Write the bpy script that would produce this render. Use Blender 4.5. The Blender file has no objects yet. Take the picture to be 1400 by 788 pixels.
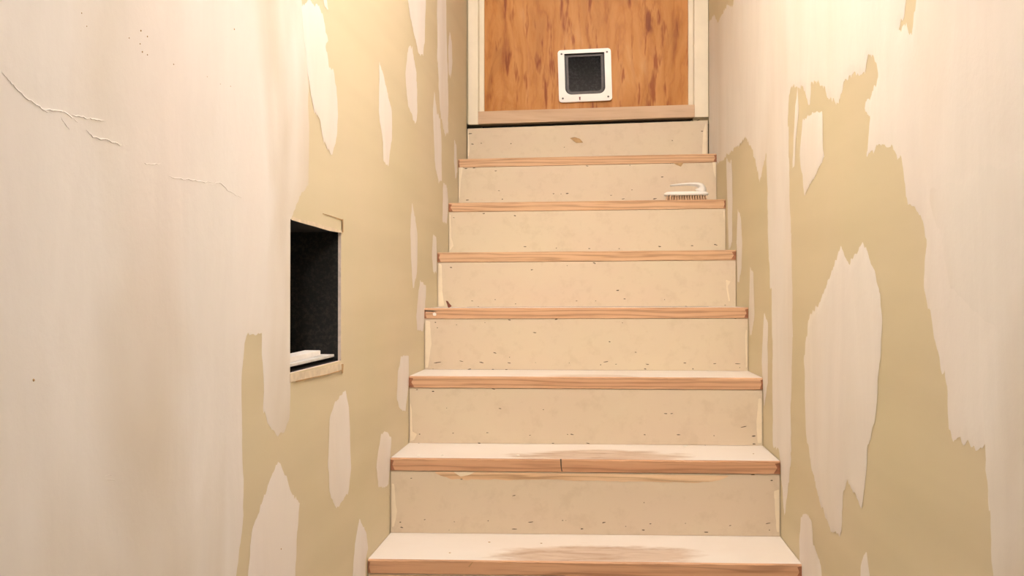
import bpy, bmesh, math, random
import numpy as np
from mathutils import Vector, Matrix

# ------------------------------------------------------------------ camera
scn = bpy.context.scene
COL = scn.collection
F, VX, HY = 1400.0, 812.0, 406.0            # focal length (px of a 1400 wide frame), vanishing point, horizon
ZC = 1.437
YAW = math.atan((VX - 700) / F)
PITCH = math.atan((HY - 394) / F)
camd = bpy.data.cameras.new('camera'); camo = bpy.data.objects.new('camera', camd); COL.objects.link(camo)
camo.location = (0, 0, ZC)
camo.rotation_euler = (math.pi / 2 + PITCH, 0, YAW)
camd.sensor_width = 36.0; camd.lens = F / 1400 * 36.0; camd.clip_start = 0.02
scn.camera = camo

# ------------------------------------------------------------------ world, light, exposure
w = bpy.data.worlds.new('world'); scn.world = w; w.use_nodes = True
w.node_tree.nodes['Background'].inputs[0].default_value = (0.02, 0.018, 0.015, 1)
w.node_tree.nodes['Background'].inputs[1].default_value = 0.15
LAMP_Y, LAMP_X, LAMP_Z = 1.60, -0.03, ZC + 1.62
BULB_STRENGTH = 790.0
BULB_COLOR = (1.0, 0.95, 0.915)
BASEMENT_FILL = 17.0
scn.view_settings.view_transform = 'Standard'
scn.view_settings.look = 'None'
scn.view_settings.gamma = 1.0
scn.view_settings.use_curve_mapping = False
scn.view_settings.exposure = 0.72

# ------------------------------------------------------------------ helpers
_fw = np.array([-math.sin(YAW) * math.cos(PITCH), math.cos(YAW) * math.cos(PITCH), math.sin(PITCH)])
_r = np.array([math.cos(YAW), math.sin(YAW), 0.0]); _u = np.cross(_r, _fw)
def ray(x, y): return _fw * F + _r * (x - 700) - _u * (y - 394)
def on_x(x, y, X): d = ray(x, y); return Vector(d * (X / d[0])) + Vector((0, 0, ZC))
def on_y(x, y, Y): d = ray(x, y); return Vector(d * (Y / d[1])) + Vector((0, 0, ZC))
def on_z(x, y, Z): d = ray(x, y); return Vector(d * ((Z - ZC) / d[2])) + Vector((0, 0, ZC))

def link(name, me, mats, parent=None):
    o = bpy.data.objects.new(name, me); COL.objects.link(o)
    for m in (mats if isinstance(mats, (list, tuple)) else [mats]): me.materials.append(m)
    if parent: o.parent = parent
    return o
def tag(o, label=None, cat=None, group=None, kind=None):
    if label: o['label'] = label
    if cat: o['category'] = cat
    if group: o['group'] = group
    if kind: o['kind'] = kind
    return o
def empty(name, loc=(0, 0, 0)):
    o = bpy.data.objects.new(name, None); COL.objects.link(o); o.location = loc; o.empty_display_size = .05; return o
def mesh(name, verts, faces):
    me = bpy.data.meshes.new(name); me.from_pydata([tuple(v) for v in verts], [], faces); me.update(); return me
def bm_box(bm, x0, x1, y0, y1, z0, z1, mi=0):
    v = [bm.verts.new(p) for p in ((x0,y0,z0),(x1,y0,z0),(x1,y1,z0),(x0,y1,z0),(x0,y0,z1),(x1,y0,z1),(x1,y1,z1),(x0,y1,z1))]
    fs = []
    for q in ((0,3,2,1),(4,5,6,7),(0,1,5,4),(1,2,6,5),(2,3,7,6),(3,0,4,7)):
        f = bm.faces.new([v[i] for i in q]); f.material_index = mi; fs.append(f)
    return fs
def bm_done(bm, name, mats, parent=None, bevel=0.0, smooth=False):
    bmesh.ops.recalc_face_normals(bm, faces=bm.faces)
    if bevel:
        bmesh.ops.bevel(bm, geom=list(bm.edges), offset=bevel, segments=2, affect='EDGES', profile=.5)
    me = bpy.data.meshes.new(name); bm.to_mesh(me); bm.free()
    if smooth:
        for p in me.polygons: p.use_smooth = True
    return link(name, me, mats, parent)
def box(name, x0, x1, y0, y1, z0, z1, mat, parent=None, bevel=0.0):
    bm = bmesh.new(); bm_box(bm, x0, x1, y0, y1, z0, z1); return bm_done(bm, name, mat, parent, bevel)
def prism(name, pts, d, mat, parent=None, bevel=0.0):
    """pts: front outline (3-D), extruded by vector d"""
    bm = bmesh.new()
    a = [bm.verts.new(p) for p in pts]; b = [bm.verts.new(Vector(p) + Vector(d)) for p in pts]
    bm.faces.new(a); bm.faces.new(b[::-1]); n = len(a)
    for i in range(n): bm.faces.new((a[i], a[(i+1) % n], b[(i+1) % n], b[i]))
    return bm_done(bm, name, mat, parent, bevel)

# ---- noise + signed distance fields for trowelled / smeared shapes
def vnoise(x, y, seed):
    xi = np.floor(x).astype(np.int64); yi = np.floor(y).astype(np.int64); fx = x - xi; fy = y - yi
    fx = fx*fx*(3-2*fx); fy = fy*fy*(3-2*fy)
    def h(a, b):
        n = (a*374761393 + b*668265263 + seed*1442695041) & 0x7fffffff
        n = ((n ^ (n >> 13)) * 1274126177) & 0x7fffffff
        n = n ^ (n >> 16)
        return (n & 0xffff) / 65535.0 * 2 - 1
    return (h(xi,yi)*(1-fx)+h(xi+1,yi)*fx)*(1-fy) + (h(xi,yi+1)*(1-fx)+h(xi+1,yi+1)*fx)*fy
def sdf(U, V, poly):
    """positive inside"""
    P = np.array(poly, float); d = np.full(U.shape, 1e9); ins = np.zeros(U.shape, bool)
    n = len(P)
    for i in range(n):
        ax, ay = P[i]; bx, by = P[(i+1) % n]
        ex, ey = bx-ax, by-ay; L = ex*ex+ey*ey+1e-18
        t = np.clip(((U-ax)*ex+(V-ay)*ey)/L, 0, 1)
        d = np.minimum(d, np.hypot(U-ax-t*ex, V-ay-t*ey))
        if ay != by:
            c = ((ay > V) != (by > V)) & (U < ex*(V-ay)/(by-ay)+ax)
            ins ^= c
    return np.where(ins, d, -d)
def field_mesh(name, us, vs, fld, to3d, thick, slope):
    """surface over field>0 (marching squares), thickness feathering to nothing at its edge"""
    nu, nv = len(us), len(vs)
    verts, faces, idx = [], [], {}
    def vert(key, u, v, s):
        if key in idx: return idx[key]
        idx[key] = len(verts); verts.append(to3d(u, v, 0.0003 + min(thick, max(0, s)*slope))); return idx[key]
    pos = fld > 0
    act = pos[:-1,:-1] | pos[1:,:-1] | pos[:-1,1:] | pos[1:,1:]
    for i, j in zip(*np.nonzero(act)):
        c = ((i,j),(i+1,j),(i+1,j+1),(i,j+1)); out = []
        for k in range(4):
            a, b = c[k], c[(k+1) % 4]; fa, fb = fld[a], fld[b]
            if fa > 0: out.append(vert(a, us[a[0]], vs[a[1]], fa))
            if (fa > 0) != (fb > 0):
                t = fa/(fa-fb); lo, hi = (a, b) if a < b else (b, a)
                out.append(vert((lo, hi), us[a[0]]+(us[b[0]]-us[a[0]])*t, vs[a[1]]+(vs[b[1]]-vs[a[1]])*t, 0))
        if len(out) >= 3: faces.append(out)
    me = mesh(name, verts, faces)
    for p in me.polygons: p.use_smooth = True
    return me

# ------------------------------------------------------------------ materials
def nt(name):
    m = bpy.data.materials.new(name); m.use_nodes = True; t = m.node_tree
    return m, t, t.nodes['Principled BSDF']
def mapping(t, scale, rot=(0,0,0)):
    tc = t.nodes.new('ShaderNodeTexCoord'); mp = t.nodes.new('ShaderNodeMapping')
    mp.inputs['Scale'].default_value = scale; mp.inputs['Rotation'].default_value = rot
    t.links.new(tc.outputs['Object'], mp.inputs['Vector']); return mp.outputs['Vector']
def noise(t, vec, scale, detail=4, rough=.5, dist=0):
    n = t.nodes.new('ShaderNodeTexNoise'); n.inputs['Scale'].default_value = scale; n.inputs['Detail'].default_value = detail
    n.inputs['Roughness'].default_value = rough; n.inputs['Distortion'].default_value = dist
    t.links.new(vec, n.inputs['Vector']); return n.outputs['Fac']
def ramp(t, fac, stops):
    r = t.nodes.new('ShaderNodeValToRGB'); e = r.color_ramp.elements
    while len(e) > 1: e.remove(e[-1])
    e[0].position = stops[0][0]; e[0].color = (*stops[0][1], 1)
    for p, c in stops[1:]:
        k = e.new(p); k.color = (*c, 1)
    t.links.new(fac, r.inputs['Fac']); return r.outputs['Color']
def mix(t, fac, a, b, mode='MIX'):
    m = t.nodes.new('ShaderNodeMix'); m.data_type = 'RGBA'; m.blend_type = mode
    if isinstance(fac, float): m.inputs[0].default_value = fac
    else: t.links.new(fac, m.inputs[0])
    for s, v in ((6, a), (7, b)):
        if isinstance(v, tuple): m.inputs[s].default_value = (*v, 1)
        else: t.links.new(v, m.inputs[s])
    return m.outputs[2]
def bump(t, bsdf, h, strength, dist):
    b = t.nodes.new('ShaderNodeBump'); b.inputs['Strength'].default_value = strength; b.inputs['Distance'].default_value = dist
    t.links.new(h, b.inputs['Height']); t.links.new(b.outputs['Normal'], bsdf.inputs['Normal'])
def plain(name, col, rough=.6, metal=0, var=.12, scale=30):
    m, t, b = nt(name); b.inputs['Roughness'].default_value = rough; b.inputs['Metallic'].default_value = metal
    v = mapping(t, (1,1,1)); n = noise(t, v, scale, 4)
    lo = tuple(c*(1-var) for c in col); hi = tuple(min(1, c*(1+var)) for c in col)
    t.links.new(ramp(t, n, [(.3, lo), (.7, hi)]), b.inputs['Base Color'])
    return m
def mat_compound(name, base, thin, pink, amt):
    m, t, b = nt(name); b.inputs['Roughness'].default_value = .75; b.inputs['Specular IOR Level'].default_value = .25
    v = mapping(t, (1,1,.55))
    big = noise(t, v, 2.6, 3, .5, .4)
    col = ramp(t, big, [(.36, thin), (.36+amt, base)])
    v2 = mapping(t, (1,1,.4)); pk = noise(t, v2, 3.7, 2, .5)
    sc = t.nodes.new('ShaderNodeMapRange'); sc.inputs[1].default_value = .48; sc.inputs[2].default_value = .72; sc.inputs[4].default_value = .6
    t.links.new(pk, sc.inputs[0]); col = mix(t, sc.outputs[0], col, pink)
    v3 = mapping(t, (3,3,.8)); st = noise(t, v3, 2.5, 5, .65, .6)
    col = mix(t, .14, col, ramp(t, st, [(.3, (.55,.52,.48)), (.65, (1,1,1))]), 'MULTIPLY')
    t.links.new(col, b.inputs['Base Color'])
    v4 = mapping(t, (1,1,1)); h = noise(t, v4, 55, 5, .6); bump(t, b, h, .12, .004)
    return m
M_COMP = mat_compound('joint_compound', (.82,.775,.73), (.67,.59,.485), (.80,.715,.665), .20)
M_COMPW = mat_compound('joint_compound_white', (.84,.79,.745), (.80,.735,.665), (.83,.745,.70), .18)
M_COMPT = mat_compound('joint_compound_thin', (.78,.71,.625), (.71,.62,.50), (.77,.67,.585), .3)

def mat_board():
    m, t, b = nt('drywall_paper'); b.inputs['Roughness'].default_value = .7; b.inputs['Specular IOR Level'].default_value = .25
    v = mapping(t, (1,1,1)); n = noise(t, v, 2.2, 4, .55)
    col = ramp(t, n, [(.3, (.645,.565,.38)), (.7, (.68,.58,.41))])
    v2 = mapping(t, (.15,.6,9)); s = noise(t, v2, 1.4, 2)
    col = mix(t, .18, col, ramp(t, s, [(.35, (.75,.73,.68)), (.6, (1,1,1))]), 'MULTIPLY')
    t.links.new(col, b.inputs['Base Color'])
    h = noise(t, mapping(t, (1,1,1)), 120, 3); bump(t, b, h, .05, .002); return m
M_BOARD = mat_board()
M_GYPSUM = plain('gypsum_core', (.72,.60,.53), .9, 0, .15, 90)
M_KRAFT = plain('torn_drywall_paper', (.68,.57,.42), .9, 0, .12, 60)

def mat_riser():
    m, t, b = nt('riser_paint'); b.inputs['Roughness'].default_value = .5; b.inputs['Specular IOR Level'].default_value = .3
    v = mapping(t, (1,1,2)); n = noise(t, v, 2.3, 4, .55)
    col = ramp(t, n, [(.32, (.665,.535,.405)), (.68, (.675,.57,.415))])
    n2 = noise(t, mapping(t, (1,1,1)), 26, 5, .65)
    col = mix(t, .22, col, ramp(t, n2, [(.32, (.72,.66,.58)), (.48, (1,1,1))]), 'MULTIPLY')
    t.links.new(col, b.inputs['Base Color'])
    h = noise(t, mapping(t, (.3,1,3)), 40, 3); bump(t, b, h, .06, .003); return m
M_RISER = mat_riser()
M_CREAM = plain('cream_paint', (.78,.69,.54), .45, 0, .05, 12)
M_SMEAR = plain('pale_paint_smear', (.80,.68,.51), .5, 0, .06, 25)
M_MARK = plain('dark_mark', (.09,.065,.04), .8, 0, .3, 60)
M_CHIP = plain('scuffed_bare_spot', (.45,.28,.13), .8, 0, .2, 60)

def mat_wood(name, lo, mid, hi, along='X', fine=60., stretch=.06, fleck=.4, rings=True, seed=0.):
    m, t, b = nt(name); b.inputs['Roughness'].default_value = .55; b.inputs['Specular IOR Level'].default_value = .3
    s = [1,1,1]; s['XYZ'.index(along)] = stretch
    v = mapping(t, tuple(s)); tc = [n for n in t.nodes if n.type == 'MAPPING'][-1]; tc.inputs['Location'].default_value = (seed, seed*.7, seed*1.3)
    n1 = noise(t, v, fine*.35, 4, .55, .9)
    col = ramp(t, n1, [(.3, lo), (.47, mid), (.68, hi)])
    if rings:
        wv = t.nodes.new('ShaderNodeTexWave'); wv.wave_type = 'RINGS'; wv.rings_direction = along
        wv.inputs['Scale'].default_value = fine*.5; wv.inputs['Distortion'].default_value = 9; wv.inputs['Detail'].default_value = 3; wv.inputs['Detail Scale'].default_value = 1.2
        t.links.new(v, wv.inputs['Vector'])
        col = mix(t, .45, col, ramp(t, wv.outputs['Fac'], [(.0, tuple(c*.5 for c in lo)), (.25, mid), (.8, hi)]))
    s2 = [1,1,1]; s2['XYZ'.index(along)] = .035
    n2 = noise(t, mapping(t, tuple(s2)), fine*2.2, 3, .6)
    col = mix(t, fleck, col, ramp(t, n2, [(.33, (.45,.36,.28)), (.47, (1,1,1))]), 'MULTIPLY')
    t.links.new(col, b.inputs['Base Color']); return m
M_NOSE = [mat_wood('bare_wood_edge_%d' % i, *c, seed=i*3.7) for i, c in enumerate((
    ((.46,.225,.115), (.57,.315,.175), (.64,.38,.225)),
    ((.47,.24,.13), (.60,.35,.20), (.67,.42,.26)),
    ((.52,.29,.155), (.62,.38,.22), (.68,.44,.27))))]
M_SILLWOOD = mat_wood('sill_wood', (.50,.335,.215), (.58,.40,.265), (.64,.46,.32), fleck=.2, rings=False)
M_BAREPATCH = mat_wood('bare_wood_patch', (.64,.40,.225), (.73,.50,.305), (.77,.56,.36), fleck=.25)
M_ENDDARK = plain('dark_end_grain', (.30,.12,.055), .7, 0, .3, 120)

def mat_door():
    m, t, b = nt('varnished_plywood'); b.inputs['Roughness'].default_value = .45; b.inputs['Specular IOR Level'].default_value = .22
    v = mapping(t, (1,1,.26)); n1 = noise(t, v, 8, 6, .62, 1.5)
    col = ramp(t, n1, [(.3, (.28,.085,.012)), (.45, (.44,.172,.034)), (.58, (.53,.23,.062)), (.75, (.62,.335,.13))])
    wv = t.nodes.new('ShaderNodeTexWave'); wv.wave_type = 'BANDS'; wv.bands_direction = 'X'
    wv.inputs['Scale'].default_value = 4; wv.inputs['Distortion'].default_value = 14; wv.inputs['Detail'].default_value = 4; wv.inputs['Detail Scale'].default_value = 1.6; wv.inputs['Detail Roughness'].default_value = .6
    t.links.new(mapping(t, (1.6,1,.45)), wv.inputs['Vector'])
    col = mix(t, .25, col, ramp(t, wv.outputs['Fac'], [(.0, (.30,.10,.02)), (.13, (.46,.19,.035)), (.75, (.57,.28,.075))]))
    n2 = noise(t, mapping(t, (1,1,.16)), 34, 3, .55)
    col = mix(t, .85, col, ramp(t, n2, [(.34, (.46,.22,.05)), (.42, (1,1,1))]), 'MULTIPLY')
    t.links.new(col, b.inputs['Base Color']); return m
M_DOOR = mat_door()
M_PLASTIC = plain('white_plastic', (.84,.80,.76), .35, 0, .03, 20)
M_SCREW = plain('dull_screw', (.12,.11,.10), .5, .4, .2, 200)
M_RED = plain('dark_red_latch', (.16,.02,.025), .4, 0, .2, 100)
M_RIM = plain('smoked_rim', (.075,.06,.058), .5, 0, .2, 60)
def mat_flap():
    m, t, b = nt('scuffed_smoked_plastic'); b.inputs['Roughness'].default_value = .5; b.inputs['Specular IOR Level'].default_value = .04
    v = mapping(t, (1,1,1)); n = noise(t, v, 120, 5, .75); g = noise(t, v, 14, 3, .6)
    a = ramp(t, n, [(.46, (.004,.004,.005)), (.78, (.11,.105,.11))])
    c = mix(t, .75, a, ramp(t, g, [(.38, (.05,.05,.05)), (.62, (1,1,1))]), 'MULTIPLY')
    tc = t.nodes.new('ShaderNodeTexCoord'); sx = t.nodes.new('ShaderNodeSeparateXYZ'); t.links.new(tc.outputs['Object'], sx.inputs[0])
    mr = t.nodes.new('ShaderNodeMapRange'); mr.inputs[1].default_value = ZC + .92; mr.inputs[2].default_value = ZC + .75; t.links.new(sx.outputs['Z'], mr.inputs[0])   # paler towards the bottom, near black at the top
    c = mix(t, mr.outputs[0], mix(t, .8, c, (.02,.02,.022), 'MULTIPLY'), mix(t, .35, c, (.13,.125,.13)))
    t.links.new(c, b.inputs['Base Color']); return m
M_FLAP = mat_flap()
M_GASKET = plain('black_gasket', (.012,.010,.010), .5)
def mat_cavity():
    m, t, b = nt('shaded_dusty_duct_metal'); b.inputs['Roughness'].default_value = .7  # speckled duct metal, colour darkened to carry the shade inside the opening
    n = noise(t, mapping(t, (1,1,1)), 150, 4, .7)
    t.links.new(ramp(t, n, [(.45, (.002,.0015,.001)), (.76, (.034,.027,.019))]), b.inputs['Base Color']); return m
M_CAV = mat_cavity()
M_CAVSHADE = plain('cavity_shade', (.004,.0025,.002), .95)  # near-black colour standing in for shade on the unlit inner faces
M_STRIP = plain('white_painted_wood', (.80,.76,.72), .6, 0, .06, 30)
M_STRIPG = plain('grey_white_painted_wood', (.62,.60,.57), .6, 0, .1, 30)
M_CONC = plain('concrete_floor', (.42,.39,.35), .8, 0, .2, 6)
M_CEIL = plain('ceiling_paint', (.80,.77,.72), .8, 0, .04, 4)
M_BRISTLE = plain('tan_bristles', (.58,.37,.23), .7, 0, .25, 200)
M_LEAFCHIP = plain('red_brown_wood', (.18,.045,.02), .6, 0, .3, 150)
M_CRUMB = plain('plaster', (.86,.82,.76), .9, 0, .05, 60)

def mat_tread(name, cx, cy, hx, hy, amt):
    """dusty white paint over wood, trodden through around one worn spot"""
    m, t, b = nt(name); b.inputs['Roughness'].default_value = .7; b.inputs['Specular IOR Level'].default_value = .25
    n = noise(t, mapping(t, (1,1,1)), 3.5, 4, .6)
    white = ramp(t, n, [(.3, (.73,.65,.58)), (.7, (.77,.71,.655))])
    worn = ramp(t, noise(t, mapping(t, (.3,1,1)), 30, 5, .65, .5), [(.3, (.38,.245,.165)), (.5, (.55,.42,.325)), (.7, (.63,.505,.405))])
    tc = t.nodes.new('ShaderNodeTexCoord'); mp = t.nodes.new('ShaderNodeMapping'); mp.vector_type = 'TEXTURE'
    mp.inputs['Location'].default_value = (cx, cy, 0); mp.inputs['Scale'].default_value = (hx, hy, 1000)
    t.links.new(tc.outputs['Object'], mp.inputs['Vector'])
    ln = t.nodes.new('ShaderNodeVectorMath'); ln.operation = 'LENGTH'; t.links.new(mp.outputs['Vector'], ln.inputs[0])
    ad = t.nodes.new('ShaderNodeMath'); ad.operation = 'MULTIPLY_ADD'; ad.inputs[1].default_value = 1.3
    n3 = noise(t, mapping(t, (.5,1,1)), 16, 5, .65)
    t.links.new(n3, ad.inputs[0]); t.links.new(ln.outputs['Value'], ad.inputs[2])
    mr = t.nodes.new('ShaderNodeMapRange'); mr.inputs[1].default_value = 1.72; mr.inputs[2].default_value = 1.38; mr.inputs[4].default_value = amt
    t.links.new(ad.outputs[0], mr.inputs[0])
    t.links.new(mix(t, mr.outputs[0], white, worn), b.inputs['Base Color']); return m

# ------------------------------------------------------------------ dimensions
XL, XR = -0.481, 0.427
Y0, RUN, RISE = 2.152, 0.2422, 0.1757
def ystep(k): return Y0 + RUN * k
YTOP = ystep(7)
ZL = ZC + 0.675                               # level of the landing behind the door
WALL_Y0, WALL_Y1 = 0.45, YTOP + 0.02
ZTOP = ZL + 2.35
def zceil(y): return min(ZTOP, max(2.42, 2.42 + (y - 0.45) * 0.70))

# ------------------------------------------------------------------ structure
# left wall with its cut opening
h_tl, h_tr = on_x(397, 299.5, XL), on_x(466.5, 317, XL)
h_bl = on_x(396.5, 511, XL)
HY0, HY1, HZ0, HZ1 = h_tl.y, h_tr.y, h_bl.z, h_tl.z
WT = 0.006
WB_ = 0.10
def poly_wall(name, X, nrm, hole=None):
    """board (thickness WT) from WALL_Y0 to WALL_Y1 under the sloped ceiling, with an optional cut"""
    bm = bmesh.new(); B = X - nrm * WB_; G = X - nrm * WT
    ys = sorted(set([WALL_Y0, WALL_Y1] + ([hole[0], hole[1]] if hole else [])))
    def quad(ps, mi=0):
        f = bm.faces.new([bm.verts.new(p) for p in ps]); f.material_index = mi
    rnd = random.Random(4)
    for a, b in zip(ys[:-1], ys[1:]):
        spans = [(0, None)]
        if hole and abs(a - hole[0]) < 1e-6: spans = [(0, hole[2]), (hole[3], None)]
        for z0, z1 in spans:
            for x in (X, B):
                quad([(x,a,z0),(x,b,z0),(x,b,z1 if z1 is not None else zceil(b)),(x,a,z1 if z1 is not None else zceil(a))])
    for y in (WALL_Y0, WALL_Y1): quad([(X,y,0),(B,y,0),(B,y,zceil(y)),(X,y,zceil(y))], 1)
    quad([(X,WALL_Y0,0),(B,WALL_Y0,0),(B,WALL_Y1,0),(X,WALL_Y1,0)], 1)
    quad([(X,WALL_Y0,zceil(WALL_Y0)),(B,WALL_Y0,zceil(WALL_Y0)),(B,WALL_Y1,zceil(WALL_Y1)),(X,WALL_Y1,zceil(WALL_Y1))], 1)
    if hole:
        y0, y1, z0, z1 = hole
        for p, q, mi in ((X, G, 1), (G, B, 2)):
            quad([(p,y0,z0),(q,y0,z0),(q,y0,z1),(p,y0,z1)], min(mi*2-1, 3)); quad([(p,y1,z0),(q,y1,z0),(q,y1,z1),(p,y1,z1)], mi)
            quad([(p,y0,z0),(q,y0,z0),(q,y1,z0),(p,y1,z0)], min(mi*2-1, 3)); quad([(p,y0,z1),(q,y0,z1),(q,y1,z1),(p,y1,z1)], 3)
    bmesh.ops.remove_doubles(bm, verts=bm.verts, dist=1e-5); bmesh.ops.recalc_face_normals(bm, faces=bm.faces)
    me = bpy.data.meshes.new(name); bm.to_mesh(me); bm.free()
    return link(name, me, [M_BOARD, M_GYPSUM, M_CAV, M_CAVSHADE])
wall_left = tag(poly_wall('wall_left', XL, 1, (HY0, HY1, HZ0, HZ1)), 'tan drywall beside the stairs with a cut opening and long white plaster patches', kind='structure')
wall_right = tag(poly_wall('wall_right', XR, -1), 'tan drywall beside the stairs mostly covered in broad white plaster', kind='structure')

# shaft behind the opening, its shade put into near-black faces
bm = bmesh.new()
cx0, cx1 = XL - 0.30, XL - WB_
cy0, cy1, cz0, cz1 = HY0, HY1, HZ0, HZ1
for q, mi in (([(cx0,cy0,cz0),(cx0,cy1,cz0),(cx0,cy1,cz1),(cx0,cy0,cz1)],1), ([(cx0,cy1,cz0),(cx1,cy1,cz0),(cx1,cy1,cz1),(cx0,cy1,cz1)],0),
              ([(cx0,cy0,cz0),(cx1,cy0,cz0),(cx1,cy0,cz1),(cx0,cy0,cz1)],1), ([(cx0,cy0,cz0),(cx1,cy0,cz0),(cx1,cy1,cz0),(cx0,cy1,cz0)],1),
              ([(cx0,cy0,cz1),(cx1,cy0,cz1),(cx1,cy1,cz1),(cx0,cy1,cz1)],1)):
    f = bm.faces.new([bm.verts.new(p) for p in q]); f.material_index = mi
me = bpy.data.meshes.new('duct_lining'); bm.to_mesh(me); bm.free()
link('duct_lining', me, [M_CAV, M_CAVSHADE], wall_left)

# floor, ceiling, basement behind the camera
def slab(name, *a): return tag(box(name, *a), kind='structure')
BX0, BX1, BY0 = -1.9, 1.9, -2.4
slab('floor', BX0, BX1, BY0, YTOP + .3, -.06, 0, M_CONC)
slab('wall_back', BX0, BX1, BY0 - .1, BY0, 0, 2.42, M_CEIL)
slab('wall_basement_left', BX0 - .1, BX0, BY0, WALL_Y0, 0, 2.42, M_CEIL)
slab('wall_basement_right', BX1, BX1 + .1, BY0, WALL_Y0, 0, 2.42, M_CEIL)
slab('wall_front_left', BX0, XL - WB_ - .001, WALL_Y0, WALL_Y0 + .1, 0, 2.42, M_CEIL)
slab('wall_front_right', XR + WB_ + .001, BX1, WALL_Y0, WALL_Y0 + .1, 0, 2.42, M_CEIL)
bm = bmesh.new()
pr = [(BX0, BX1, BY0), (BX0, BX1, WALL_Y0)]
v = [bm.verts.new(p) for p in ((BX0,BY0,2.42),(BX1,BY0,2.42),(BX1,WALL_Y0,2.42),(BX0,WALL_Y0,2.42))]; bm.faces.new(v)
ye = min(YTOP + .2, 0.45 + (ZTOP - 2.42) / .70)
a0, a1 = XL - WT, XR + WT
v = [bm.verts.new(p) for p in ((a0,WALL_Y0,2.42),(a1,WALL_Y0,2.42),(a1,ye,zceil(ye)),(a0,ye,zceil(ye)))]; bm.faces.new(v)
v = [bm.verts.new(p) for p in ((a0,ye,ZTOP),(a1,ye,ZTOP),(a1,YTOP+.2,ZTOP),(a0,YTOP+.2,ZTOP))]; bm.faces.new(v)
me = bpy.data.meshes.new('ceiling'); bm.to_mesh(me); bm.free()
tag(link('ceiling', me, M_CEIL), kind='structure')

# wall at the head of the stairs, around the door (behind the casing)
DY = YTOP + 0.028                              # face of the plywood
dl, dr = on_y(655, 60, YTOP).x, on_y(948, 60, YTOP).x
DTOP = ZL + 1.98
bm = bmesh.new()
bm_box(bm, XL - WT, dl, YTOP + .012, YTOP + .11, ZL - .018, ZTOP); bm_box(bm, dr, XR + WT, YTOP + .012, YTOP + .11, ZL - .018, ZTOP)
bm_box(bm, dl, dr, YTOP + .012, YTOP + .11, DTOP, ZTOP)
tag(bm_done(bm, 'wall_far', M_BOARD), kind='structure')

# ------------------------------------------------------------------ staircase
stair = empty('staircase', (0, Y0 - 4 * RUN, 0)); tag(stair, 'unfinished basement staircase with cream risers and bare wood tread edges', 'staircase')
def kid(o, p=stair):
    o.parent = p; o.matrix_parent_inverse = Matrix.Translation(-Vector(stair.location)) if p is stair else Matrix.Identity(4); return o
NOSE = [(501,765,1096,772,17.5),(534,626.3,1067,630.9,16.5),(559,514.5,1043,517,14.5),(581,421.5,1025,420.5,13.5),(598,345.5,1007,342,12),(613,277.5,993,272.5,11.5),(627,217.5,981,210,10)]
TH = 0.0305
def edge_z(k):
    """heights of the tread's left and right front corners"""
    if 0 <= k <= 6:
        n = NOSE[k]; y = ystep(k)
        return on_y(n[0], n[1], y).z, on_y(n[2], n[3], y).z
    zl, zr = edge_z(0); return zl + k * RISE, zr + k * RISE
g = .0012
treads, risers = {}, {}
for k in range(-4, 7):
    zl, zr = edge_z(k); y0 = ystep(k); y1 = ystep(k + 1) + .006
    wx = {0: (.0, y0 + .055, .22, .10), 1: (.02, y0 + .05, .20, .10), 2: (.0, y0 + .02, .13, .06)}.get(k, (.0, y0 + .02, .12, .05))
    mt = mat_tread('dusty_tread_paint_%d' % (k + 4), *wx, .95 if k in (0, 1) else .55)
    nx = 90; rnd = random.Random(k + 50)
    verts, faces, mi = [], [], []
    for i in range(nx + 1):
        s = i / nx; x = XL + g + (XR - XL - 2*g) * s; z = zl + (zr - zl) * s
        j1 = rnd.uniform(-.0008, .0008); j2 = rnd.uniform(-.0008, .0006)
        verts += [(x, y0 + .0035, z), (x, y0, z - .003 + j1), (x, y0, z - TH + .001 + j2), (x, y0 + .003, z - TH), (x, y1, z - TH), (x, y1, z)]
    for i in range(nx):
        a, b = i * 6, i * 6 + 6
        for q in range(6):
            r = (q + 1) % 6; faces.append((a+q, b+q, b+r, a+r)); mi.append({5: 0, 0: 1, 1: 1}.get(q, 1))
    faces += [tuple(range(6))[::-1], tuple(nx*6 + q for q in range(6))]; mi += [1, 1]
    me = mesh('tread', verts, faces)
    me.materials.append(mt); me.materials.append(M_NOSE[{0: 0, 1: 0, 2: 1, 3: 1, 4: 2, 5: 2, 6: 2}.get(k, 0)])
    for p, q in zip(me.polygons, mi): p.material_index = q
    o = bpy.data.objects.new('tread', me); COL.objects.link(o); treads[k] = kid(o)
    # riser below this tread, flush with its edge
    pl, prr = (edge_z(k - 1) if k > -4 else (0, 0))
    yr = y0 + .0018
    e = .0016
    pts = [(XL + e, yr, pl + .0006), (XR - e, yr, prr + .0006), (XR - e, yr, zr - TH - .0006), (XL + e, yr, zl - TH - .0006)]
    risers[k] = kid(prism('riser', pts, (0, .014, 0), M_RISER))
# riser under the door sill, its top cut out of level
zl, zr = edge_z(6)
tl, tr = on_y(637, 176.0, YTOP), on_y(966, 164.8, YTOP)
yr = YTOP + .0018
risers[7] = kid(prism('riser', [(XL + .004, yr, zl + .0006), (XR - .004, yr, zr + .0006), (XR - .004, yr, tr.z), (XL + .004, yr, tl.z)], (0, .014, 0), M_RISER))

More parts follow.
